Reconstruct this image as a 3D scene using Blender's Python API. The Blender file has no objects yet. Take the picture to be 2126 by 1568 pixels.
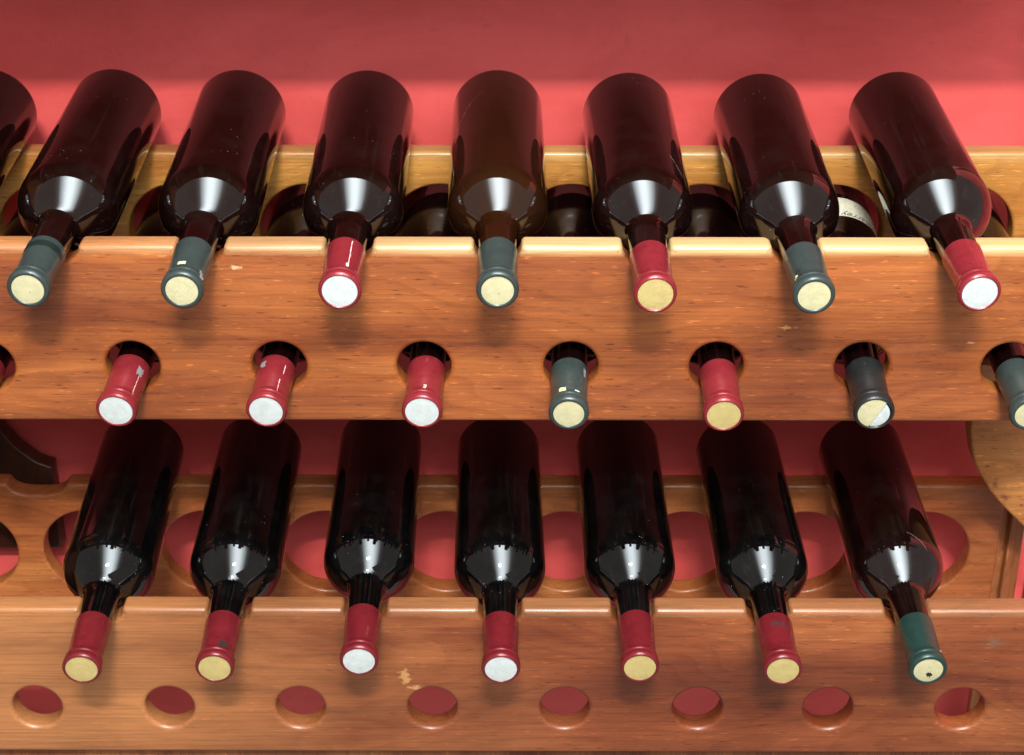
import bpy, bmesh, math, random
from mathutils import Vector, Matrix
random.seed(7)
MM = 0.001
R = math.radians
scene = bpy.context.scene
COL = scene.collection

# ------------------------------------------------------------------ camera
cam_d = bpy.data.cameras.new("camera")
cam = bpy.data.objects.new("camera", cam_d)
COL.objects.link(cam)
cam_d.sensor_width = 36.0
cam_d.lens = 63.68
cam_d.clip_start = 0.05
cam_d.clip_end = 50
fw = Vector((-0.00244482, 0.88904535, -0.45781261))
rt = Vector((0.999995429, 0.00298805, 0.00046242))
up = Vector((-0.00177908, 0.45780939, 0.88904859))
cam.matrix_world = Matrix(((rt.x, up.x, -fw.x, 0.003825), (rt.y, up.y, -fw.y, -1.22244),
                           (rt.z, up.z, -fw.z, 0.52151), (0, 0, 0, 1)))
scene.camera = cam
cam_d.dof.use_dof = True
cam_d.dof.focus_distance = 1.34
cam_d.dof.aperture_fstop = 16

# ------------------------------------------------------------------ world and lamps
world = bpy.data.worlds.new("World")
scene.world = world
world.use_nodes = True
bg = world.node_tree.nodes["Background"]
bg.inputs["Color"].default_value = (1.0, 0.93, 0.88, 1)
bg.inputs["Strength"].default_value = 0.38


def area(name, loc, target, sx, sy, watts, color, spread=180):
    d = bpy.data.lights.new(name, 'AREA')
    d.shape = 'RECTANGLE'
    d.size, d.size_y = sx, sy
    d.energy = watts
    d.color = color
    d.spread = R(spread)
    o = bpy.data.objects.new(name, d)
    COL.objects.link(o)
    o.location = loc
    o.rotation_euler = (Vector(target) - Vector(loc)).to_track_quat('-Z', 'Y').to_euler()
    return o


# the big bright window in front of and above the rack: brightest in a vertical band at its middle
win = area("window_light", (0.2, -1.10, 1.72), (0.0, 0.05, 0.0), 3.2, 2.3, 160, (0.86, 0.96, 1.0))
win.data.use_nodes = True
wt = win.data.node_tree
em = wt.nodes["Emission"]
geo = wt.nodes.new('ShaderNodeNewGeometry')
sep = wt.nodes.new('ShaderNodeSeparateXYZ')
wt.links.new(geo.outputs['Parametric'], sep.inputs[0])
ramp = wt.nodes.new('ShaderNodeValToRGB')
ramp.color_ramp.interpolation = 'B_SPLINE'
for k, (q, c) in enumerate(((0.0, 0.0), (0.20, 0.0), (0.27, 0.25), (0.35, 0.60), (0.43, 1.0), (0.55, 1.0), (0.63, 0.62), (0.72, 0.28), (0.80, 0.0), (1.0, 0.0))):
    e = ramp.color_ramp.elements[k] if k < 2 else ramp.color_ramp.elements.new(q)
    e.position = q
    e.color = (c, c, c, 1)
wt.links.new(sep.outputs['X'], ramp.inputs['Fac'])
mulw = wt.nodes.new('ShaderNodeMath')
mulw.operation = 'MULTIPLY'
mulw.inputs[1].default_value = 2.4
wt.links.new(ramp.outputs['Color'], mulw.inputs[0])
wt.links.new(mulw.outputs[0], em.inputs['Strength'])
area("key_light", (0.04, -2.24, 2.03), (0.0, 0.1, -0.15), 0.36, 0.08, 94, (1.0, 0.94, 0.86))

scene.view_settings.view_transform = 'Standard'
scene.view_settings.look = 'None'
scene.view_settings.exposure = 0.0
scene.view_settings.gamma = 1.0
scene.view_settings.use_curve_mapping = False
scene.cycles.caustics_reflective = False
scene.cycles.caustics_refractive = False
scene.cycles.use_denoising = True


# ------------------------------------------------------------------ node helpers
class NT:
    def __init__(self, name):
        self.m = bpy.data.materials.new(name)
        self.m.use_nodes = True
        self.t = self.m.node_tree
        self.b = self.t.nodes["Principled BSDF"]

    def n(self, kind, **kw):
        nd = self.t.nodes.new(kind)
        for k, v in kw.items():
            if k.startswith("i_"):
                nd.inputs[int(k[2:]) if k[2:].isdigit() else k[2:].replace("_", " ")].default_value = v
            else:
                setattr(nd, k, v)
        return nd

    def l(self, a, b):
        self.t.links.new(a, b)

    def obj(self, scale=(1, 1, 1), rand=0.0, loc=(0, 0, 0)):
        tc = self.n('ShaderNodeTexCoord')
        mp = self.n('ShaderNodeMapping')
        mp.inputs['Scale'].default_value = scale
        mp.inputs['Location'].default_value = loc
        src = tc.outputs['Object']
        if rand:
            oi = self.n('ShaderNodeObjectInfo')
            mul = self.n('ShaderNodeMath', operation='MULTIPLY')
            mul.inputs[1].default_value = rand
            self.l(oi.outputs['Random'], mul.inputs[0])
            add = self.n('ShaderNodeVectorMath', operation='ADD')
            self.l(src, add.inputs[0])
            self.l(mul.outputs[0], add.inputs[1])
            src = add.outputs[0]
        self.l(src, mp.inputs['Vector'])
        return mp.outputs['Vector']

    def noise(self, vec, scale, detail=4, rough=0.55, dist=0.0):
        nd = self.n('ShaderNodeTexNoise')
        nd.inputs['Scale'].default_value = scale
        nd.inputs['Detail'].default_value = detail
        nd.inputs['Roughness'].default_value = rough
        nd.inputs['Distortion'].default_value = dist
        self.l(vec, nd.inputs['Vector'])
        return nd.outputs['Fac']

    def ramp(self, fac, stops, interp='LINEAR'):
        nd = self.n('ShaderNodeValToRGB')
        cr = nd.color_ramp
        cr.interpolation = interp
        while len(cr.elements) < len(stops):
            cr.elements.new(0.5)
        for e, (p, c) in zip(cr.elements, stops):
            e.position = p
            e.color = (c, c, c, 1) if isinstance(c, (int, float)) else (*c, 1)
        self.l(fac, nd.inputs['Fac'])
        return nd.outputs['Color']

    def mix(self, fac, a, b, mode='MIX'):
        nd = self.n('ShaderNodeMix', data_type='RGBA', blend_type=mode)
        for s, v in ((0, fac), (6, a), (7, b)):
            if isinstance(v, bpy.types.NodeSocket):
                self.l(v, nd.inputs[s])
            elif s == 0:
                nd.inputs[0].default_value = v
            else:
                nd.inputs[s].default_value = (*v, 1) if len(v) == 3 else v
        return nd.outputs[2]

    def bump(self, h, strength, dist=0.001, prev=None):
        nd = self.n('ShaderNodeBump')
        nd.inputs['Strength'].default_value = strength
        nd.inputs['Distance'].default_value = dist
        self.l(h, nd.inputs['Height'])
        if prev is not None:
            self.l(prev, nd.inputs['Normal'])
        return nd.outputs['Normal']


def wood(name, light, mid, dark, seed, axis='X', gloss=0.33, knots_and_shade=(), paling=None, sap=0.0):
    """Varnished plank: long grain along the axis, pores, cathedral figure, and knots at given places (x, z, rx, rz, colour)."""
    M = NT(name)
    st = {'X': (1, 9, 9), 'Z': (9, 9, 1)}[axis]
    loc = (seed * 3.1, seed * 1.7, seed * 2.3)
    v1 = M.obj(st, loc=loc)
    warp = M.noise(M.obj((2.4, 8, 8) if axis == 'X' else (8, 8, 2.4), loc=loc), 1.6, 2, 0.45, 0.4)
    big = M.noise(v1, 1.5, 4, 0.55, 0.8)
    # growth rings: lines along the plank whose height is pushed about by the warp, so they close into flames and loops
    tcc = M.n('ShaderNodeTexCoord')
    wsc = M.n('ShaderNodeMath', operation='MULTIPLY_ADD')
    M.l(warp, wsc.inputs[0])
    wsc.inputs[1].default_value = 0.22
    wsc.inputs[2].default_value = seed * 0.31
    cmb = M.n('ShaderNodeCombineXYZ')
    M.l(wsc.outputs[0], cmb.inputs['Z' if axis == 'X' else 'X'])
    addv = M.n('ShaderNodeVectorMath', operation='ADD')
    M.l(tcc.outputs['Object'], addv.inputs[0])
    M.l(cmb.outputs[0], addv.inputs[1])
    fig = M.n('ShaderNodeTexWave', wave_type='BANDS', bands_direction='Z' if axis == 'X' else 'X', wave_profile='SAW')
    fig.inputs['Scale'].default_value = 17
    fig.inputs['Distortion'].default_value = 1.1
    fig.inputs['Detail'].default_value = 3
    fig.inputs['Detail Scale'].default_value = 1.2
    M.l(addv.outputs[0], fig.inputs['Vector'])
    fib = M.noise(M.obj((10, 620, 620) if axis == 'X' else (620, 620, 10), loc=loc), 1.0, 4, 0.65)
    pore = M.noise(M.obj((85, 640, 640) if axis == 'X' else (640, 640, 85), loc=(seed, seed, seed)), 1.0, 2, 0.5)
    base = M.ramp(big, [(0.34, dark), (0.50, mid), (0.64, light)])
    figc = M.ramp(fig.outputs['Fac'], [(0.0, (1.05, 1.04, 1.02)), (0.55, (0.98, 0.97, 0.96)), (0.90, (0.70, 0.62, 0.56)), (1.0, (0.86, 0.82, 0.8))])
    col = M.mix(0.42, base, figc, 'MULTIPLY')
    blot = M.noise(M.obj((3.2, 7, 9) if axis == 'X' else (9, 7, 3.2), loc=(loc[1], loc[0], loc[2])), 1.5, 4, 0.6)
    wr = M.ramp(blot, [(0.32, (0.58, 0.44, 0.38)), (0.50, (1.0, 0.97, 0.95)), (0.66, (1.16, 1.18, 1.14))])
    col = M.mix(0.85, col, wr, 'MULTIPLY')
    fr = M.ramp(fib, [(0.34, 0.74), (0.5, 1.0), (0.66, 1.16)])
    col = M.mix(0.85, col, fr, 'MULTIPLY')
    pr_ = M.ramp(pore, [(0.27, (0.42, 0.34, 0.28)), (0.35, (1, 1, 1)), (0.655, (1, 1, 1)), (0.72, (1.7, 1.75, 1.8))])
    col = M.mix(0.9, col, pr_, 'MULTIPLY')
    if sap:                   # paler sapwood towards the left end
        spx = M.n('ShaderNodeSeparateXYZ')
        M.l(tcc.outputs['Object'], spx.inputs[0])
        bx = M.n('ShaderNodeMath', operation='MULTIPLY_ADD')
        M.l(blot, bx.inputs[0])
        bx.inputs[1].default_value = -0.55
        M.l(spx.outputs['X'], bx.inputs[2])
        mx = M.n('ShaderNodeMapRange')
        M.l(bx.outputs[0], mx.inputs['Value'])
        mx.inputs['From Min'].default_value = -0.26
        mx.inputs['From Max'].default_value = -0.68
        mx.inputs['To Max'].default_value = sap
        col = M.mix(mx.outputs[0], col, M.mix(1.0, (0.52, 0.235, 0.082), fr, 'MULTIPLY'))
    if paling is not None:      # paler colour along the top edge, stronger towards the right
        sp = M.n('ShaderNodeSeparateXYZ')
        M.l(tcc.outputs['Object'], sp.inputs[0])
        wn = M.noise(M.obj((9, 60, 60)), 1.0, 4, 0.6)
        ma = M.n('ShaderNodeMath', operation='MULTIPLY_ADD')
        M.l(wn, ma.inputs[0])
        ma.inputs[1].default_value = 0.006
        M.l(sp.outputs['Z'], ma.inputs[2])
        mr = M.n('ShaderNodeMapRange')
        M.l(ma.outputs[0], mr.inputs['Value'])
        mr.inputs['From Min'].default_value = paling[0] * MM - 0.0035
        mr.inputs['From Max'].default_value = paling[0] * MM + 0.0010
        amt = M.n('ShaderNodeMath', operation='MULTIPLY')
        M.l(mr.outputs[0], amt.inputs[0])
        amt.inputs[1].default_value = paling[1]
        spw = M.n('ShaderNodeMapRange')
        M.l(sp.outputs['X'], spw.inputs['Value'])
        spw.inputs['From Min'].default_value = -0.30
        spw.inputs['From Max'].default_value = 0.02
        spw.inputs['To Min'].default_value = 0.25 * paling[1]
        spw.inputs['To Max'].default_value = paling[1] * 1.1
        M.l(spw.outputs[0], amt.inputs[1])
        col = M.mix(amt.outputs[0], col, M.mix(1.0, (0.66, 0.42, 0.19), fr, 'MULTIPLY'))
    for (kx, kz, rx, rz, kc, soft) in knots_and_shade:
        tc = M.n('ShaderNodeTexCoord')
        nz = M.noise(M.obj((1, 1, 1.8)), 130, 4, 0.65)
        sub = M.n('ShaderNodeVectorMath', operation='SUBTRACT')
        M.l(tc.outputs['Object'], sub.inputs[0])
        sub.inputs[1].default_value = (kx * MM, 0, kz * MM)
        sc = M.n('ShaderNodeVectorMath', operation='MULTIPLY')
        M.l(sub.outputs[0], sc.inputs[0])
        sc.inputs[1].default_value = (1 / (rx * MM), 0, 1 / (rz * MM))
        ln = M.n('ShaderNodeVectorMath', operation='LENGTH')
        M.l(sc.outputs[0], ln.inputs[0])
        ad = M.n('ShaderNodeMath', operation='MULTIPLY_ADD')
        M.l(nz, ad.inputs[0])
        ad.inputs[1].default_value = 2.6
        M.l(ln.outputs['Value'], ad.inputs[2])
        msk = M.ramp(ad.outputs[0], [(max(0.0, 1.27 + 0.65 - soft) / 2, 1.0), ((1.27 + 0.72) / 2, 0.0)])
        half = M.n('ShaderNodeMath', operation='MULTIPLY')
        M.l(ad.outputs[0], half.inputs[0])
        half.inputs[1].default_value = 0.5
        M.l(half.outputs[0], msk.node.inputs['Fac'])
        col = M.mix(msk, col, kc)
    M.l(col, M.b.inputs['Base Color'])
    rr = M.ramp(big, [(0.2, gloss + 0.12), (0.8, gloss)])
    M.l(rr, M.b.inputs['Roughness'])
    M.b.inputs['Coat Weight'].default_value = 0.12
    M.b.inputs['Coat Roughness'].default_value = 0.12
    nb = M.bump(fib, 0.22, 0.0004)
    nb = M.bump(pore, 0.25, 0.0004, nb)
    M.l(nb, M.b.inputs['Normal'])
    return M.m


def wall_mat():
    M = NT("red_wall_paint")
    v = M.obj()
    a = M.noise(M.obj((1, 1, 2.2)), 5.0, 6, 0.62, 0.5)
    c = M.ramp(a, [(0.34, (0.64, 0.070, 0.064)), (0.62, (0.80, 0.108, 0.102))])
    spots = M.noise(v, 55, 3, 0.6)
    s = M.ramp(spots, [(0.28, 0.86), (0.36, 1.0)])
    M.l(M.mix(0.6, c, s, 'MULTIPLY'), M.b.inputs['Base Color'])
    M.b.inputs['Roughness'].default_value = 0.62
    nb = M.bump(M.noise(v, 160, 4, 0.6), 0.22, 0.0012)
    nb = M.bump(M.noise(v, 14, 3, 0.5), 0.3, 0.004, nb)
    M.l(nb, M.b.inputs['Normal'])
    return M.m


def glass_mat(name, col, dust=1.0, trans=0.0, ior=1.66):
    M = NT(name)
    v = M.obj((1, 1, 1), rand=5.0)
    d1 = M.noise(v, 38, 5, 0.65)
    speck = M.n('ShaderNodeTexVoronoi', feature='F1')
    speck.inputs['Scale'].default_value = 210
    M.l(v, speck.inputs['Vector'])
    sp = M.ramp(speck.outputs['Distance'], [(0.045, 1.0), (0.085, 0.0)])
    gate = M.ramp(M.noise(v, 26, 2, 0.5), [(0.55, 0.0), (0.66, 1.0)])
    spg = M.mix(1.0, sp, gate, 'MULTIPLY')
    film = M.ramp(d1, [(0.45, 0.0), (0.85, 0.008 * dust)])
    streak = M.noise(M.obj((150, 150, 9), rand=5.0), 1.0, 3, 0.55)
    st = M.ramp(streak, [(0.60, 0.0), (0.74, 0.008 * dust)])
    dustf = M.mix(1.0, film, st, 'ADD')
    dustf = M.mix(0.55 * dust, dustf, spg, 'ADD')
    c = M.mix(dustf, col, (0.55, 0.55, 0.55))
    M.l(c, M.b.inputs['Base Color'])
    M.b.inputs['IOR'].default_value = ior
    M.b.inputs['Roughness'].default_value = 0.035
    M.b.inputs['Transmission Weight'].default_value = trans
    M.l(M.ramp(d1, [(0.4, 0.025), (0.75, 0.07)]), M.b.inputs['Roughness'])
    return M.m


def foil_mat(name, col, dark, rough, metal, paling):
    M = NT(name)
    v = M.obj((1, 1, 1), rand=5.0)
    a = M.noise(v, 85, 6, 0.68)
    c = M.ramp(a, [(0.30, tuple(0.55 * p + 0.45 * q for p, q in zip(dark, col))), (0.50, col), (0.80, tuple(min(1, k * 1.12 + 0.003) for k in col))])
    scr = M.noise(M.obj((300, 300, 30), rand=5.0), 1.0, 3, 0.6)
    s = M.ramp(scr, [(0.70, 0.0), (0.78, paling)])
    c = M.mix(s, c, (0.5, 0.42, 0.4))
    M.l(c, M.b.inputs['Base Color'])
    M.b.inputs['Metallic'].default_value = metal
    M.l(M.ramp(a, [(0.3, rough + 0.05), (0.7, rough - 0.06)]), M.b.inputs['Roughness'])
    nb = M.bump(M.noise(M.obj((40, 40, 25), rand=3.0), 3.0, 4, 0.5), 0.35, 0.0012)
    nb = M.bump(M.noise(M.obj((60, 60, 420), rand=2.0), 1.0, 3, 0.6), 0.30, 0.0005, nb)
    M.l(nb, M.b.inputs['Normal'])
    return M.m


def disc_mat(name, col, spots=0.5):
    M = NT(name)
    v = M.obj((1, 1, 1), rand=4.0)
    a = M.noise(v, 130, 4, 0.6)
    c = M.ramp(a, [(0.3, tuple(k * 0.86 for k in col)), (0.6, col)])
    vo = M.n('ShaderNodeTexVoronoi', feature='F1')
    vo.inputs['Scale'].default_value = 135
    M.l(v, vo.inputs['Vector'])
    dot = M.ramp(vo.outputs['Distance'], [(0.05, 1.0), (0.085, 0.0)])
    gate = M.ramp(M.noise(v, 75, 1, 0.5), [(0.57, 0.0), (0.62, spots)])
    c = M.mix(M.mix(1.0, dot, gate, 'MULTIPLY'), c, (0.05, 0.04, 0.03))
    M.l(c, M.b.inputs['Base Color'])
    M.b.inputs['Roughness'].default_value = 0.5
    nb = M.bump(M.noise(v, 420, 3, 0.6), 0.5, 0.0005)
    emb = M.n('ShaderNodeTexWave', wave_type='RINGS', rings_direction='Z', wave_profile='TRI')
    emb.inputs['Scale'].default_value = 60
    emb.inputs['Distortion'].default_value = 9
    emb.inputs['Detail'].default_value = 2
    emb.inputs['Detail Scale'].default_value = 60
    M.l(M.obj(rand=0.0), emb.inputs['Vector'])
    nb = M.bump(emb.outputs['Fac'], 0.35, 0.0005, nb)
    M.l(nb, M.b.inputs['Normal'])
    return M.m


def plain(name, col, rough=0.6):
    M = NT(name)
    a = M.noise(M.obj(), 300, 3, 0.6)
    M.l(M.ramp(a, [(0.3, tuple(k * 0.82 for k in col)), (0.65, col)]), M.b.inputs['Base Color'])
    M.b.inputs['Roughness'].default_value = rough
    return M.m


# ------------------------------------------------------------------ object helpers
def tag(o, label=None, cat=None, group=None, kind=None):
    for k, v in (('label', label), ('category', cat), ('group', group), ('kind', kind)):
        if v:
            o[k] = v
    return o


def link(name, me, mat, parent=None, loc=None):
    o = bpy.data.objects.new(name, me)
    if mat:
        me.materials.clear()
        me.materials.append(mat)
    COL.objects.link(o)
    if parent:
        o.parent = parent
    if loc:
        o.location = loc
    return o


def smooth(me, ang=32):
    me.shade_smooth()
    me.set_sharp_from_angle(angle=R(ang))


def box_mesh(name, x0, x1, y0, y1, z0, z1, bev=1.5):
    bm = bmesh.new()
    vs = [bm.verts.new((x * MM, y * MM, z * MM)) for x in (x0, x1) for y in (y0, y1) for z in (z0, z1)]
    bm.verts.ensure_lookup_table()
    for f in ((0, 1, 3, 2), (4, 6, 7, 5), (0, 4, 5, 1), (2, 3, 7, 6), (0, 2, 6, 4), (1, 5, 7, 3)):
        bm.faces.new([vs[i] for i in f])
    bmesh.ops.recalc_face_normals(bm, faces=bm.faces)
    bmesh.ops.bevel(bm, geom=bm.edges[:], offset=bev * MM, segments=3, affect='EDGES', profile=0.5)
    me = bpy.data.meshes.new(name)
    bm.to_mesh(me)
    bm.free()
    smooth(me)
    return me


def plate(name, outline, holes, y0, thick, bev, axis='Y', res=3):
    """A plank cut from an outline (mm, in x-z or, with axis X, in y-z) with round holes, all edges rounded over."""
    cu = bpy.data.curves.new(name + "_curve", 'CURVE')
    cu.dimensions = '2D'
    cu.fill_mode = 'BOTH'
    cu.extrude = (thick / 2 - bev) * MM
    cu.bevel_depth = bev * MM
    cu.bevel_resolution = res
    cu.offset = -bev * MM

    def add(pts):
        s = cu.splines.new('POLY')
        s.points.add(len(pts) - 1)
        for p, (a, b) in zip(s.points, pts):
            p.co = (a * MM, b * MM, 0, 1)
        s.use_cyclic_u = True
    add(outline)
    for (cx, cz, r) in holes:
        add([(cx + r * math.cos(2 * math.pi * k / 64), cz + r * math.sin(2 * math.pi * k / 64)) for k in range(64)])
    tmp = bpy.data.objects.new("tmp", cu)
    COL.objects.link(tmp)
    dg = bpy.context.evaluated_depsgraph_get()
    me = bpy.data.meshes.new_from_object(tmp.evaluated_get(dg))
    bpy.data.objects.remove(tmp)
    bpy.data.curves.remove(cu)
    me.name = name
    if axis == 'Y':   # local xy -> x z, thickness along +y
        me.transform(Matrix(((1, 0, 0, 0), (0, 0, -1, (y0 + thick / 2) * MM), (0, 1, 0, 0), (0, 0, 0, 1))))
    else:             # local xy -> y z, thickness along x from y0
        me.transform(Matrix(((0, 0, 1, (y0 + thick / 2) * MM), (1, 0, 0, 0), (0, 1, 0, 0), (0, 0, 0, 1))))
    bm = bmesh.new()
    bm.from_mesh(me)
    bmesh.ops.remove_doubles(bm, verts=bm.verts, dist=1e-6)
    bmesh.ops.recalc_face_normals(bm, faces=bm.faces)
    bm.to_mesh(me)
    bm.free()
    smooth(me, 28)
    return me


def notched(x0, x1, ztop, zbot, notches, corner=5.0):
    """Outline with scooped notches in the top edge: (centre x, half width, depth)."""
    pts = [(x0, zbot), (x0, ztop)]
    for (cx, hw, dp) in notches:
        for k in range(0, 6):      # rounded left corner
            a = math.pi / 2 - k / 5 * R(62)
            pts.append((cx - hw - corner * 0.55 + corner * math.cos(a) * 0.9 - 1.0, ztop - corner * (1 - math.sin(a))))
        za = ztop - corner * (1 - math.sin(R(28)))
        n = 22
        t0 = math.asin(min(0.95, (ztop - za) / dp))
        for k in range(n + 1):
            t = t0 + (math.pi - 2 * t0) * k / n
            c_, s_ = math.cos(t), math.sin(t)
            pts.append((cx - hw * math.copysign(abs(c_) ** 0.72, c_), ztop - dp * s_ ** (0.85 if dp > 12 else 1.0)))
        for k in range(5, -1, -1):
            a = math.pi / 2 - k / 5 * R(62)
            pts.append((cx + hw + corner * 0.55 - corner * math.cos(a) * 0.9 + 1.0, ztop - corner * (1 - math.sin(a))))
    pts += [(x1, ztop), (x1, zbot)]
    out = []
    for p in pts:
        if not out or (abs(p[0] - out[-1][0]) + abs(p[1] - out[-1][1])) > 0.35:
            out.append(p)
    return out


# ------------------------------------------------------------------ materials
DUL = (0.30, 0.072, 0.018)
W_front_u = wood("varnished_wood_upper", (0.40, 0.138, 0.037), (0.295, 0.084, 0.021), (0.175, 0.042, 0.012), 1.3, paling=(-2.0, 0.62),
                 knots_and_shade=[(-285, -38, 95, 11, (0.25, 0.075, 0.022), 1.1), (300, -84, 120, 8, (0.24, 0.070, 0.022), 1.1),  # first entry: dark grain streak with a neck's cast shadow painted in
                        (60, -50, 70, 5, (0.28, 0.085, 0.026), 1.0), (207, -66, 11, 3.0, (0.58, 0.27, 0.09), 0.35), (-203, -17, 7, 3, (0.55, 0.30, 0.17), 0.3),
                        (345, -72, 9, 7, (0.28, 0.075, 0.03), 0.6), (345, -78, 5, 1.6, (0.58, 0.24, 0.10), 0.4)])
W_front_l = wood("varnished_wood_lower", (0.28, 0.084, 0.026), (0.20, 0.050, 0.016), (0.13, 0.028, 0.010), 4.2, paling=(-322.4, 0.12), sap=0.42,
                 knots_and_shade=[(-88, -388, 7, 11, (0.46, 0.22, 0.08), 0.25), (-80, -399, 11, 4, (0.50, 0.25, 0.10), 0.25),
                        (395, -352, 16, 9, (0.16, 0.07, 0.04), 0.7)])
W_back_u = wood("golden_wood_upper", (0.47, 0.215, 0.050), (0.38, 0.145, 0.028), (0.26, 0.076, 0.014), 7.7, paling=(-3.0, 0.3))
W_back_l = wood("brown_wood_lower", (0.54, 0.200, 0.062), (0.42, 0.130, 0.040), (0.29, 0.078, 0.024), 9.1)
W_side = wood("side_wood", (0.336, 0.12, 0.04), (0.2584, 0.0798, 0.0258), (0.1716, 0.0462, 0.0145), 12.3, axis='Z')
W_dark = wood("shade_dark_wood", (0.10, 0.035, 0.016), (0.07, 0.024, 0.011), (0.045, 0.015, 0.008), 5.3, axis='Z')  # the left bracket's shade is put into this wood colour
W_brkt = wood("worn_bracket_wood", (0.448, 0.184, 0.052), (0.3648, 0.1254, 0.0342), (0.2508, 0.0726, 0.0198), 15.9,
              knots_and_shade=[(421, -282, 5, 7, (0.22, 0.055, 0.028), 0.5), (431, -296, 5, 8, (0.24, 0.06, 0.03), 0.5),
                     (447, -305, 3, 3, (0.2, 0.05, 0.03), 0.4), (412, -266, 4, 2.2, (0.22, 0.08, 0.04), 0.4)])
WALL = wall_mat()
G_black = glass_mat("dark_wine_glass", (0.0015, 0.0012, 0.0012), 1.0, 0.0, 1.56)
G_brown = glass_mat("brown_wine_glass", (0.0050, 0.0013, 0.0010), 0.9, 0.0, 1.66)
G_mid = glass_mat("shaded_dark_glass", (0.0045, 0.0010, 0.0010), 0.4, 0.0, 1.45)
G_mid.node_tree.nodes["Principled BSDF"].inputs['Specular IOR Level'].default_value = 0.22
G_amber = glass_mat("amber_brown_glass", (0.036, 0.011, 0.0033), 1.1, 0.60, 1.66)
F_red = foil_mat("red_foil", (0.21, 0.017, 0.023), (0.12, 0.009, 0.013), 0.27, 0.25, 0.35)
F_dred = foil_mat("dark_red_foil", (0.14, 0.010, 0.014), (0.075, 0.0055, 0.008), 0.28, 0.2, 0.15)
F_green = foil_mat("dark_green_foil", (0.030, 0.042, 0.039), (0.017, 0.025, 0.023), 0.34, 0.15, 0.25)
F_teal = foil_mat("deep_green_foil", (0.013, 0.034, 0.028), (0.008, 0.020, 0.017), 0.34, 0.15, 0.12)
F_black = foil_mat("black_foil", (0.012, 0.013, 0.013), (0.006, 0.007, 0.007), 0.36, 0.1, 0.12)
D_white = disc_mat("white_cork_face", (0.54, 0.58, 0.57), 0.55)
D_pale = disc_mat("pale_cork_face", (0.54, 0.495, 0.29), 0.75)
D_yellow = disc_mat("yellow_cork_face", (0.49, 0.38, 0.145), 0.6)
P_blot = plain("black_mould", (0.008, 0.006, 0.004), 0.95)
P_scrap = plain("paper_scrap", (0.62, 0.58, 0.28), 0.7)
P_seam = plain("bare_foil_edge", (0.72, 0.45, 0.42), 0.4)
P_label = plain("cream_paper_label", (0.74, 0.74, 0.58), 0.6)
P_ink = plain("brown_black_ink", (0.03, 0.02, 0.012), 0.6)
P_gink = plain("faded_green_ink", (0.40, 0.43, 0.27), 0.6)
P_grey = plain("grey_dust_smear", (0.20, 0.17, 0.17), 0.8)

# ------------------------------------------------------------------ the wall
bm = bmesh.new()
nx, nz = 30, 24
grid = [[bm.verts.new((-1.6 + 3.2 * i / nx, 0.290 + 0.0006 * math.sin(i * 1.7) * math.cos(j * 1.3), -1.3 + 2.6 * j / nz))
         for j in range(nz + 1)] for i in range(nx + 1)]
for i in range(nx):
    for j in range(nz):
        bm.faces.new((grid[i][j], grid[i + 1][j], grid[i + 1][j + 1], grid[i][j + 1]))
me = bpy.data.meshes.new("wall")
bm.to_mesh(me)
bm.free()
me.shade_smooth()
wall = link("wall", me, WALL)
sol = wall.modifiers.new("depth", 'SOLIDIFY')
sol.thickness = -0.05
sol.offset = 1
tag(wall, "red painted plaster wall behind the wine rack", None, None, 'structure')

# ------------------------------------------------------------------ the rack
rack = bpy.data.objects.new("wine_rack", None)
COL.objects.link(rack)
tag(rack, "varnished wooden two tier wine rack holding rows of lying bottles", "wine rack")
V = 320.4
P = 110.5
front_n_u = [-442.3, -335.6, -228.7, -119.5, -10.2, 99.0, 208.7, 323.8]
front_n_l = [-446.0, -334.6, -230.2, -119.2, -9.2, 99.1, 209.3, 322.0]
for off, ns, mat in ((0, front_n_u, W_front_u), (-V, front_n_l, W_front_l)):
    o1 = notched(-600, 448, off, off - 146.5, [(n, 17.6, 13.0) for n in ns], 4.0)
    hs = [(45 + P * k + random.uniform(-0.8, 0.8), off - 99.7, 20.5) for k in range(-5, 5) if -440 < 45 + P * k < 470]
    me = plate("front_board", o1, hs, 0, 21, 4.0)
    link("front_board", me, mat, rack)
back_n_u = [-435.3, -330.8, -226.3, -119.4, -12.2, 95.9, 204.6, 317.8]
back_n_l = [-434.0, -337.1, -229.6, -120.1, -12.2, 96.3, 205.4, 317.6]
for off, ns, mat in ((0, back_n_u, W_back_u), (-V, back_n_l, W_back_l)):
    o1 = notched(-600, 451, off - 1, off - 146.5, [(n, 26.5, 11.5) for n in ns], 4.5)
    hs = [(-5.5 + P * (k + 0.5), off - 73, 43) for k in range(-5, 4)]
    me = plate("back_board", o1, hs, 200, 21, 3.0)
    link("back_board", me, mat, rack)
link("top_shelf", box_mesh("top_shelf", -600, 440, -12, 286, 265, 287, 2.5), W_front_u, rack)
link("post_filler", box_mesh("post_filler", 450.5, 462, 214, 226, -890, 260, 1), W_side, rack)
for x0, x1 in ((461, 475),):
    link("back_post", box_mesh("back_post", x0, x1, 206, 228, -900, 264.5, 2), W_side, rack)
link("side_light_block", box_mesh("side_light_block", -624, -602, -4, 286, -900, 264.5, 2), W_side, rack)  # unseen panel, added to block light from the left
# curved bracket behind the lower back board on the left
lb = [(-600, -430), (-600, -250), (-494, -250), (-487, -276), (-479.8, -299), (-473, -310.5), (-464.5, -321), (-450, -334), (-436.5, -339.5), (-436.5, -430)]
link("corner_bracket", plate("left_bracket", lb, [], 262, 20, 2), W_dark, rack)
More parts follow.
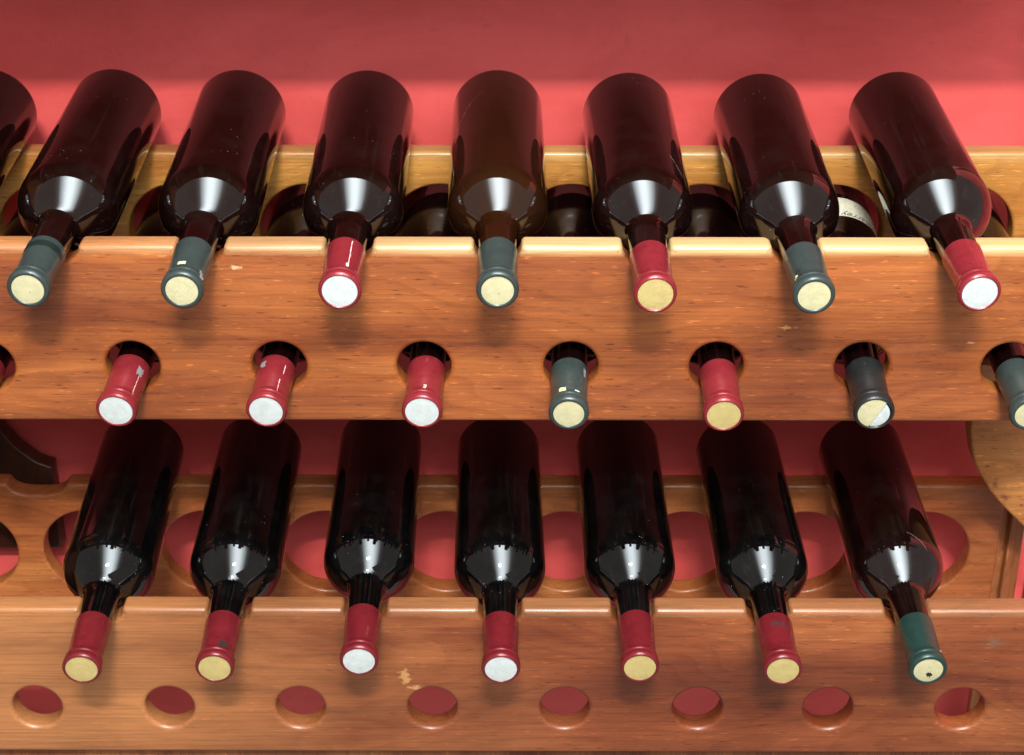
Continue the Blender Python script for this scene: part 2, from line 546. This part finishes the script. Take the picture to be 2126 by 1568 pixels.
# rounded bracket under the upper shelf on the right
br = [(476, -346), (464, -338), (452, -328), (439, -315), (427.5, -303), (417, -290), (407, -274), (402.5, -266), (399, -257),
      (396, -245), (394, -232), (393, -215), (393.5, -190), (398, -120), (402, -84), (476, -84)]
link("corner_bracket", plate("corner_bracket", br, [], 140, 24, 2.5), W_brkt, rack)
link("base_rail", box_mesh("base_rail", -600, 448, 16, 38, -560, -474, 2), W_side, rack)
for x0, x1 in ((-528, -509), (509, 528)):
    link("base_side", box_mesh("base_side", x0, x1, 40, 286, -900, -476, 2), W_side, rack)

# ------------------------------------------------------------------ bottle pieces (local z runs from base to neck; local y is up)
LB = 301.0


def lathe(name, prof, seg=72, closed=False):
    """prof: (distance from the cork face, radius) in mm."""
    bm = bmesh.new()
    rings = []
    for (d, r) in prof:
        z = (LB - d) * MM
        if r <= 1e-6:
            rings.append([bm.verts.new((0, 0, z))])
        else:
            rings.append([bm.verts.new((r * MM * math.cos(2 * math.pi * k / seg), r * MM * math.sin(2 * math.pi * k / seg), z))
                          for k in range(seg)])
    for a, b in zip(rings[:-1], rings[1:]):
        for k in range(seg):
            k2 = (k + 1) % seg
            q = ([a[0]] if len(a) == 1 else [a[k], a[k2]]) + ([b[0]] if len(b) == 1 else [b[k2], b[k]])
            bm.faces.new(q)
    bmesh.ops.recalc_face_normals(bm, faces=bm.faces)
    me = bpy.data.meshes.new(name)
    bm.to_mesh(me)
    bm.free()
    smooth(me, 50)
    return me


def shoulder(r0, r1, d0, d1, n=16, p=2.1):
    """Rounded shoulder from the neck (d0, r0) out to the body (d1, r1)."""
    out = []
    for k in range(n + 1):
        t = k / n
        u = math.sin(t * math.pi / 2)
        e = 1 - (1 - u) ** 1.0
        rr = r0 + (r1 - r0) * (1 - (1 - t) ** p) ** (1 / p)
        out.append((d0 + (d1 - d0) * t, rr))
    return out


def glass_profile():
    pr = [(2.0, 10.5), (2.0, 13.2), (40, 13.2), (60, 13.6), (70, 13.9), (78, 14.1), (82, 14.2), (86, 14.5), (88.3, 14.9),
          (90.0, 15.5), (91.5, 16.5)]
    dome = []
    for k in range(13):          # tight turn off the body
        n = R(90 - 34 * k / 12)
        dome.append((124.5 - 26 * math.cos(n), 38 - 26 * (1 - math.sin(n))))
    d1, r1 = dome[-1]
    for k in range(1, 13):       # then a flatter dome down to the neck
        n = R(56 - 17 * k / 12)
        dome.append((d1 - 80 * (math.cos(n) - math.cos(R(56))), r1 - 80 * (math.sin(R(56)) - math.sin(n))))
    pr += dome[::-1]
    pr += [(150, 37.95), (200, 37.6), (260, 37.3), (295.5, 37.2)]
    for k in range(1, 9):
        a = k / 8 * math.pi / 2
        pr.append((296 + 5 * math.sin(a), 37.2 - 5.0 * (1 - math.cos(a))))
    pr += [(300, 28), (293, 23), (280, 15), (273, 6), (271, 0)]
    return pr


def capsule_profile(rd, lip=15.0, length=53.0):
    # rolled over the mouth, double ring at the lip, then the straight sleeve
    return [(0.9, rd - 0.6), (0.25, rd), (0.0, rd + 0.5), (0.1, lip - 1.8), (0.6, lip - 0.8), (1.6, lip - 0.1), (3.2, lip + 0.15),
            (5.6, lip + 0.1), (6.4, lip - 0.3), (7.0, lip - 1.0), (7.5, lip - 1.1), (8.2, lip - 0.55), (9.2, lip - 0.25), (10.4, lip - 0.4),
            (11.4, lip - 1.0), (12.4, lip - 1.45), (15, lip - 1.55), (24, lip - 1.4), (38, lip - 0.95), (length - 0.6, lip - 0.5), (length, lip - 0.55), (length + 0.05, lip - 1.3)]


def disc_mesh(name, rd, dz=0.75, cut=None):
    """Cork face disc, slightly domed; cut keeps one side of a slanted split."""
    bm = bmesh.new()
    seg, rgs = 48, 6
    z = (LB - dz) * MM
    c = bm.verts.new((0, 0, z))
    prev = None
    for j in range(1, rgs + 1):
        r = rd * j / rgs
        zz = z - 0.35 * MM * (j / rgs) ** 4
        ring = [bm.verts.new((r * MM * math.cos(2 * math.pi * k / seg), r * MM * math.sin(2 * math.pi * k / seg), zz)) for k in range(seg)]
        for k in range(seg):
            k2 = (k + 1) % seg
            bm.faces.new((c, ring[k], ring[k2]) if prev is None else (prev[k], ring[k], ring[k2], prev[k2]))
        prev = ring
    if cut:
        ang, off, side = cut
        nrm = Vector((math.cos(ang), math.sin(ang), 0)) * side
        bmesh.ops.bisect_plane(bm, geom=bm.verts[:] + bm.edges[:] + bm.faces[:], plane_co=nrm * side * off * MM, plane_no=nrm, clear_inner=True)
    ext = bmesh.ops.extrude_face_region(bm, geom=bm.faces[:])
    bmesh.ops.translate(bm, verts=[v for v in ext['geom'] if isinstance(v, bmesh.types.BMVert)], vec=(0, 0, -1.2 * MM))
    bmesh.ops.recalc_face_normals(bm, faces=bm.faces)
    me = bpy.data.meshes.new(name)
    bm.to_mesh(me)
    bm.free()
    smooth(me, 40)
    return me


def patch(name, d0, d1, a0, a1, rfun, lift=0.12, n=8, m=8, jag=0.0, thick=0.15):
    """A thin piece wrapped on the bottle: distance d0..d1 from the cork, angle a0..a1 degrees from the top (positive to the viewer's right)."""
    bm = bmesh.new()
    rnd = random.Random(int(d0 * 31 + a0 * 7))
    g = []
    for i in range(n + 1):
        row = []
        for j in range(m + 1):
            ed = (i in (0, n)) or (j in (0, m))
            d = d0 + (d1 - d0) * i / n + (rnd.uniform(-jag, jag) if ed else 0)
            a = a0 + (a1 - a0) * j / m + (rnd.uniform(-jag, jag) * 3 if ed else 0)
            r = rfun(d) + lift
            th = R(90 - a)
            row.append(bm.verts.new((r * MM * math.cos(th), r * MM * math.sin(th), (LB - d) * MM)))
        g.append(row)
    for i in range(n):
        for j in range(m):
            bm.faces.new((g[i][j], g[i + 1][j], g[i + 1][j + 1], g[i][j + 1]))
    bmesh.ops.recalc_face_normals(bm, faces=bm.faces)
    me = bpy.data.meshes.new(name)
    bm.to_mesh(me)
    bm.free()
    me.shade_smooth()
    return me


def interp(prof):
    ps = sorted(prof)

    def f(d):
        for (a, ra), (b, rb) in zip(ps[:-1], ps[1:]):
            if a <= d <= b and b > a:
                return ra + (rb - ra) * (d - a) / (b - a)
        return ps[-1][1]
    return f


GP = glass_profile()
glass_me = lathe("glass_body", GP)
CP = {12.3: capsule_profile(12.8, 15.1), 11.3: capsule_profile(11.8, 14.9)}
cap_me = {k: lathe("capsule", v, 64) for k, v in CP.items()}
dsc_me = {k: disc_mesh("cork_face", k + 0.2, 0.35) for k in CP}
capf = interp([(d, r) for d, r in CP[12.3] if d > 1.5])
glf = interp([(d, r) for d, r in GP if d > 60 and d < 294])


def share(me, mat):
    m = me.copy()
    m.materials.clear()
    m.materials.append(mat)
    return m


mesh_cache = {}


def part(name, me, mat, parent):
    key = (me.name, mat.name)
    if key not in mesh_cache:
        mesh_cache[key] = share(me, mat)
    o = bpy.data.objects.new(name, mesh_cache[key])
    COL.objects.link(o)
    o.parent = parent
    return o


def bottle(cap, mx, slope, label, group, glass, foil, disc, rd=12.3, spin=0.0):
    axis = Vector((mx, 1, slope)).normalized()
    zc = -axis
    upv = Vector((0, 0, 1))
    yc = (upv - zc * upv.dot(zc)).normalized()
    xc = yc.cross(zc)
    base = Vector(cap) * MM + axis * LB * MM
    root = bpy.data.objects.new("wine_bottle", None)
    root.empty_display_size = 0.03
    COL.objects.link(root)
    root.matrix_world = Matrix(((xc.x, yc.x, zc.x, base.x), (xc.y, yc.y, zc.y, base.y), (xc.z, yc.z, zc.z, base.z), (0, 0, 0, 1)))
    tag(root, label, "wine bottle", group)
    part("glass_body", glass_me, glass, root)
    c = part("capsule", cap_me[rd], foil, root)
    if disc:
        part("cork_face", dsc_me[rd], disc, root)
    return root, c


sl = (25.5 - 5.2) / 200
slm = (-76.5 + 106.2) / 200
GU = "wine bottles lying in the top row with their bodies in view"
GM = "bottle necks poking through the round holes of the middle row"
GL = "wine bottles lying in the lower row"
U = [(-445.2, -70.4, -3.0, 0.0361), (-337.6, -71.4, -3.1, 0.0245), (-229.7, -73.0, -3.2, 0.0121), (-119.5, -73.3, -3.3, 0.0003),
     (-9.4, -72.3, -3.2, -0.0098), (100.4, -77.2, -3.7, -0.0158), (210.5, -78.8, -3.8, -0.0209), (326.3, -74.5, -3.4, -0.0305)]
Lr = [(-333.5, -77.4, -324.1, -0.0128), (-230.4, -76.0, -323.9, 0.003), (-118.8, -67.4, -323.1, -0.0046), (-7.8, -76.3, -324.0, -0.0157),
      (100.3, -74.4, -323.8, -0.0143), (211.1, -77.3, -324.1, -0.0201), (324.0, -76.4, -324.0, -0.0229)]
Mr = [(-404.4, -41.6, -113.9, 0.0564), (-292.6, -43.6, -114.2, 0.0497), (-181.4, -43.9, -114.2, 0.0439), (-66.0, -44.7, -114.3, 0.0223),
      (42.5, -46.7, -114.6, 0.0294), (156.8, -48.1, -114.8, 0.0129), (268.3, -45.4, -114.4, 0.0081), (383.2, -46.3, -114.6, -0.011)]

spec_u = [
    ("dark bottle body cut off by the left edge of the photo in the top row", G_brown, F_green, D_pale, 11.3),
    ("green capped bottle with dark band on its foil, leftmost cap of top row", G_brown, F_green, D_pale, 11.3),
    ("green capped bottle with a small yellow square scrap and grey smear on its foil", G_brown, F_green, D_pale, 11.3),
    ("red capped bottle with white cork face and pale seam, third cap in top row", G_brown, F_red, D_white, 12.3),
    ("scratched amber brown bottle with green cap in the middle of the top row", G_amber, F_green, D_pale, 11.3),
    ("red capped bottle with yellow cork face, the only one in the top row", G_brown, F_red, D_yellow, 12.3),
    ("green capped bottle with a torn notch in its foil, beside the bright red cap", G_brown, F_green, D_pale, 11.3),
    ("red capped bottle with bright white cork face at the right end of the top row", G_brown, F_red, D_white, 12.3)]
spec_m = [
    ("dark red neck cut off by the left photo edge in the middle row hole", G_mid, F_dred, D_white, 12.3),
    ("scuffed red neck with grey smear and white cork face, leftmost full hole", G_mid, F_red, D_white, 12.3),
    ("red neck with white cork face and broken pale seam, second full hole from left", G_mid, F_red, D_white, 12.3),
    ("red neck with a tiny white letter mark above its white cork face", G_mid, F_red, D_white, 12.3),
    ("green neck with pale yellow cork face and paper chip, poking through a middle row hole", G_mid, F_green, D_pale, 11.3),
    ("red neck with yellow cork face poking through a hole beside the black neck", G_mid, F_red, D_yellow, 12.3),
    ("black capped neck with split half yellow half white cork face, cream label on its body", G_mid, F_black, None, 12.3),
    ("green neck cut off by the right photo edge in the last hole", G_mid, F_green, D_pale, 11.3)]
spec_l = [
    ("dark red neck with wrinkled lip and yellow cork face, leftmost of the lower row", G_black, F_dred, D_yellow, 12.3),
    ("dark red neck with a black hole in its foil and yellow cork face, lower row", G_black, F_dred, D_yellow, 12.3),
    ("dark red neck with white cork face above the pale glue stain, lower row", G_black, F_dred, D_white, 12.3),
    ("dark red neck with white cork face at the centre of the lower row", G_black, F_dred, D_white, 12.3),
    ("dark red neck with clean yellow cork face, right of the lower row's central white one", G_black, F_dred, D_yellow, 12.3),
    ("dark red neck with smudged foil and yellow cork face, next to the lower green neck", G_black, F_dred, D_yellow, 12.3),
    ("green capped bottle with black mould on its pale cork face, right end of lower row", G_brown, F_teal, D_pale, 11.3)]

made_u = [bottle(u[:3], u[3], sl, s[0], GU, s[1], s[2], s[3], s[4]) for u, s in zip(U, spec_u)]
made_m = [bottle(u[:3], u[3], slm, s[0], GM, s[1], s[2], s[3], s[4]) for u, s in zip(Mr, spec_m)]
made_l = [bottle(u[:3], u[3], sl, s[0], GL, s[1], s[2], s[3], s[4]) for u, s in zip(Lr, spec_l)]


def on_cap(name, made, d0, d1, a0, a1, mat, **kw):
    return link(name, patch(name, d0, d1, a0, a1, capf, **kw), mat, made[1])


# foil details the photo shows
F_band = foil_mat("dark_foil_band", (0.003, 0.010, 0.008), (0.002, 0.006, 0.005), 0.5, 0.0, 0.0)  # a darker green band around the sleeve
on_cap("foil_band", made_u[1], 40, 46.5, -75, 85, F_band, lift=0.1, m=14, jag=0.5)
on_cap("paper_scrap", made_u[2], 14.5, 18.5, -18, 6, P_scrap)
on_cap("dust_smear", made_u[2], 6, 16, 55, 72, P_grey, jag=0.9, lift=0.06)
on_cap("foil_seam", made_u[3], 14, 49, 22, 25, P_seam, lift=0.1, m=2, n=16, jag=0.25)
on_cap("paper_fleck", made_u[3], 13.5, 18, 17, 24, P_label, jag=0.5)
on_cap("foil_tear", made_u[6], 10, 20, -52, -38, P_blot, jag=1.2)
on_cap("foil_flap", made_u[6], 9, 15, -58, -50, P_scrap, jag=0.9, lift=0.3)
on_cap("foil_seam", made_m[1], 9, 34, 52, 54.5, P_seam, m=2, n=12, jag=0.3)
on_cap("dust_smear", made_m[1], 34, 43, 40, 62, P_grey, jag=1.2, lift=0.06)
on_cap("foil_seam", made_m[2], 9, 26, 32, 34, P_seam, m=2, n=10, jag=0.3)
on_cap("foil_seam", made_m[2], 33, 44, 38, 40, P_seam, m=2, n=6, jag=0.3)
on_cap("dust_smear", made_m[2], 40, 47, -42, -24, P_grey, jag=1.0, lift=0.06)
on_cap("paper_scrap", made_m[4], 10.5, 16.5, -32, -10, P_scrap, jag=0.9)
on_cap("dust_smear", made_m[4], 36, 46, 50, 60, P_grey, jag=0.8, lift=0.06)
on_cap("foil_gloss_chip", made_m[4], 12, 13.5, 18, 34, P_label, jag=0.4)
on_cap("foil_hole", made_l[1], 11.5, 18.5, 12, 36, P_blot, jag=0.8)
on_cap("foil_smudge", made_l[5], 38, 43, -20, 30, plain("dark_smudge", (0.05, 0.0035, 0.005), 0.95), jag=1.0, lift=0.06)
on_cap("foil_chip", made_l[6], 12, 14, 48, 60, P_label, jag=0.5, lift=0.4)


def text_mesh(name, s, size, ext, slant=0.25, font_scale=1.0):
    cu = bpy.data.curves.new(name, 'FONT')
    cu.body = s
    cu.size = size * MM
    cu.shear = slant
    cu.extrude = ext * MM
    cu.align_x = 'CENTER'
    cu.resolution_u = 3
    o = bpy.data.objects.new("tmp", cu)
    COL.objects.link(o)
    me = bpy.data.meshes.new_from_object(o.evaluated_get(bpy.context.evaluated_depsgraph_get()))
    bpy.data.objects.remove(o)
    bpy.data.curves.remove(cu)
    me.name = name
    return me


def wrap(me, d, a, rfun, lift=0.2, flip=False):
    """Bend flat lettering (x along the girth, y along the bottle) onto the bottle at distance d from the cork, angle a from the top."""
    s = -1 if flip else 1
    for v in me.vertices:
        x, y, z = v.co
        dd = d - s * y / MM          # +y points to the neck when s = 1
        r = rfun(dd) + lift
        th = R(90 - a) - (-s if flip else -1) * 0
        ang = R(90 - a) + (x * s) / (r * MM)
        rr = (r + z / MM) * MM
        v.co = (rr * math.cos(ang), rr * math.sin(ang), (LB - dd) * MM)
    me.update()
    return me


def streak(name, pts, width, rfun, lift=0.12):
    """A hair-thin line of dust or a scratch along points (distance, angle), with a real edge on both sides."""
    bm = bmesh.new()
    rnd_ = random.Random(len(pts) * 17 + int(pts[0][0]))
    prev = None
    fine = []
    for (p, q) in zip(pts[:-1], pts[1:]):
        for k in range(8):
            t = k / 8
            fine.append((p[0] + (q[0] - p[0]) * t + rnd_.uniform(-.25, .25), p[1] + (q[1] - p[1]) * t + rnd_.uniform(-.4, .4)))
    for i, (d, a) in enumerate(fine):
        w = width * rnd_.uniform(0.35, 1.2) * math.sin(math.pi * (i + 1) / (len(fine) + 1)) ** 0.4
        row = []
        for sgn in (-1, 1):
            dd, aa = d + sgn * w / 2, a + sgn * w * 0.6
            r, th = rfun(dd) + lift, R(90 - aa)
            row.append(bm.verts.new((r * MM * math.cos(th), r * MM * math.sin(th), (LB - dd) * MM)))
        if prev:
            bm.faces.new((prev[0], row[0], row[1], prev[1]))
        prev = row
    me = bpy.data.meshes.new(name)
    bm.to_mesh(me)
    bm.free()
    return me


P_scr = plain("dry_scratch", (0.22, 0.19, 0.18), 0.7)
g4 = made_u[4][0]
link("scratch", streak("scratch", [(268, -4), (262, -16), (250, -30), (236, -44), (220, -56), (200, -64)], 1.5, glf), P_scr, g4)
link("scratch", streak("scratch", [(160, -66), (150, -62), (140, -60)], 1.1, glf), P_scr, g4)
link("scratch", streak("scratch", [(156, 34), (150, 40), (145, 44), (140, 47), (133, 52)], 0.6, glf), P_scr, made_u[5][0])
link("scratch", streak("scratch", [(126, 6), (122, 14), (117, 24), (111, 34)], 0.4, glf), P_scr, made_l[6][0])

# small printed letter on the third red neck: it stands on its head, as the print reads from the base
link("foil_letter", wrap(text_mesh("foil_letter", "E", 5.5, 0.05, 0.1), 16.5, 8, capf, 0.12), P_label, made_m[3][1])

# the split cork face of the black neck: a pale yellow half and a white half that stands a little proud
r6, c6 = made_m[6]
ang = R(-27)
o = link("cork_face", disc_mesh("cork_face_yellow", 12.5, 0.35, (ang, 2.6, -1)), D_pale, r6)
o["label"] = "pale yellow half of the split cork face"
o = link("cork_face", disc_mesh("cork_face_white", 11.2, -0.35, (ang, 2.9, 1)), D_white, r6)
o["label"] = "white half of the split cork face"
# its cream label, seen between two top bottles through the back board's hole
lab = link("paper_label", patch("paper_label", 223, 284, -70, 76, glf, lift=0.15, n=8, m=40), P_label, r6)
link("lettering", wrap(text_mesh("lettering", "Vinarrey", 10.5, 0.03, 0.45), 229.5, 33, glf, 0.25), P_ink, lab)
link("emblem", wrap(text_mesh("emblem", "O", 7, 0.03, 0.2), 247, 30, glf, 0.22), P_gink, lab)
link("small_print", wrap(text_mesh("small_print", "&", 5, 0.03, 0.3), 257, 12, glf, 0.22), P_ink, lab)

# black mould on the cork face at the right end of the lower row
rnd = random.Random(5)
bm = bmesh.new()
for k in range(26):
    a, q = rnd.uniform(0, 6.28), abs(rnd.gauss(0, 1.6))
    if k < 20:
        cx, cy, rr = 0.8 + q * math.cos(a), -4.2 + 0.8 * q * math.sin(a), rnd.uniform(0.4, 1.4)
    else:
        cx, cy, rr = rnd.uniform(-4, 2), rnd.uniform(-2, 6), rnd.uniform(0.15, 0.4)
    pts = [bm.verts.new(((cx + rr * rnd.uniform(0.6, 1.2) * math.cos(t * 0.7)) * MM, (cy + rr * rnd.uniform(0.6, 1.2) * math.sin(t * 0.7)) * MM,
                         (LB - 0.22 + 0.02 * k / 26) * MM)) for t in range(9)]
    bm.faces.new(pts)
me = bpy.data.meshes.new("mould_spot")
bm.to_mesh(me)
bm.free()
link("mould_spot", me, P_blot, made_l[6][0])
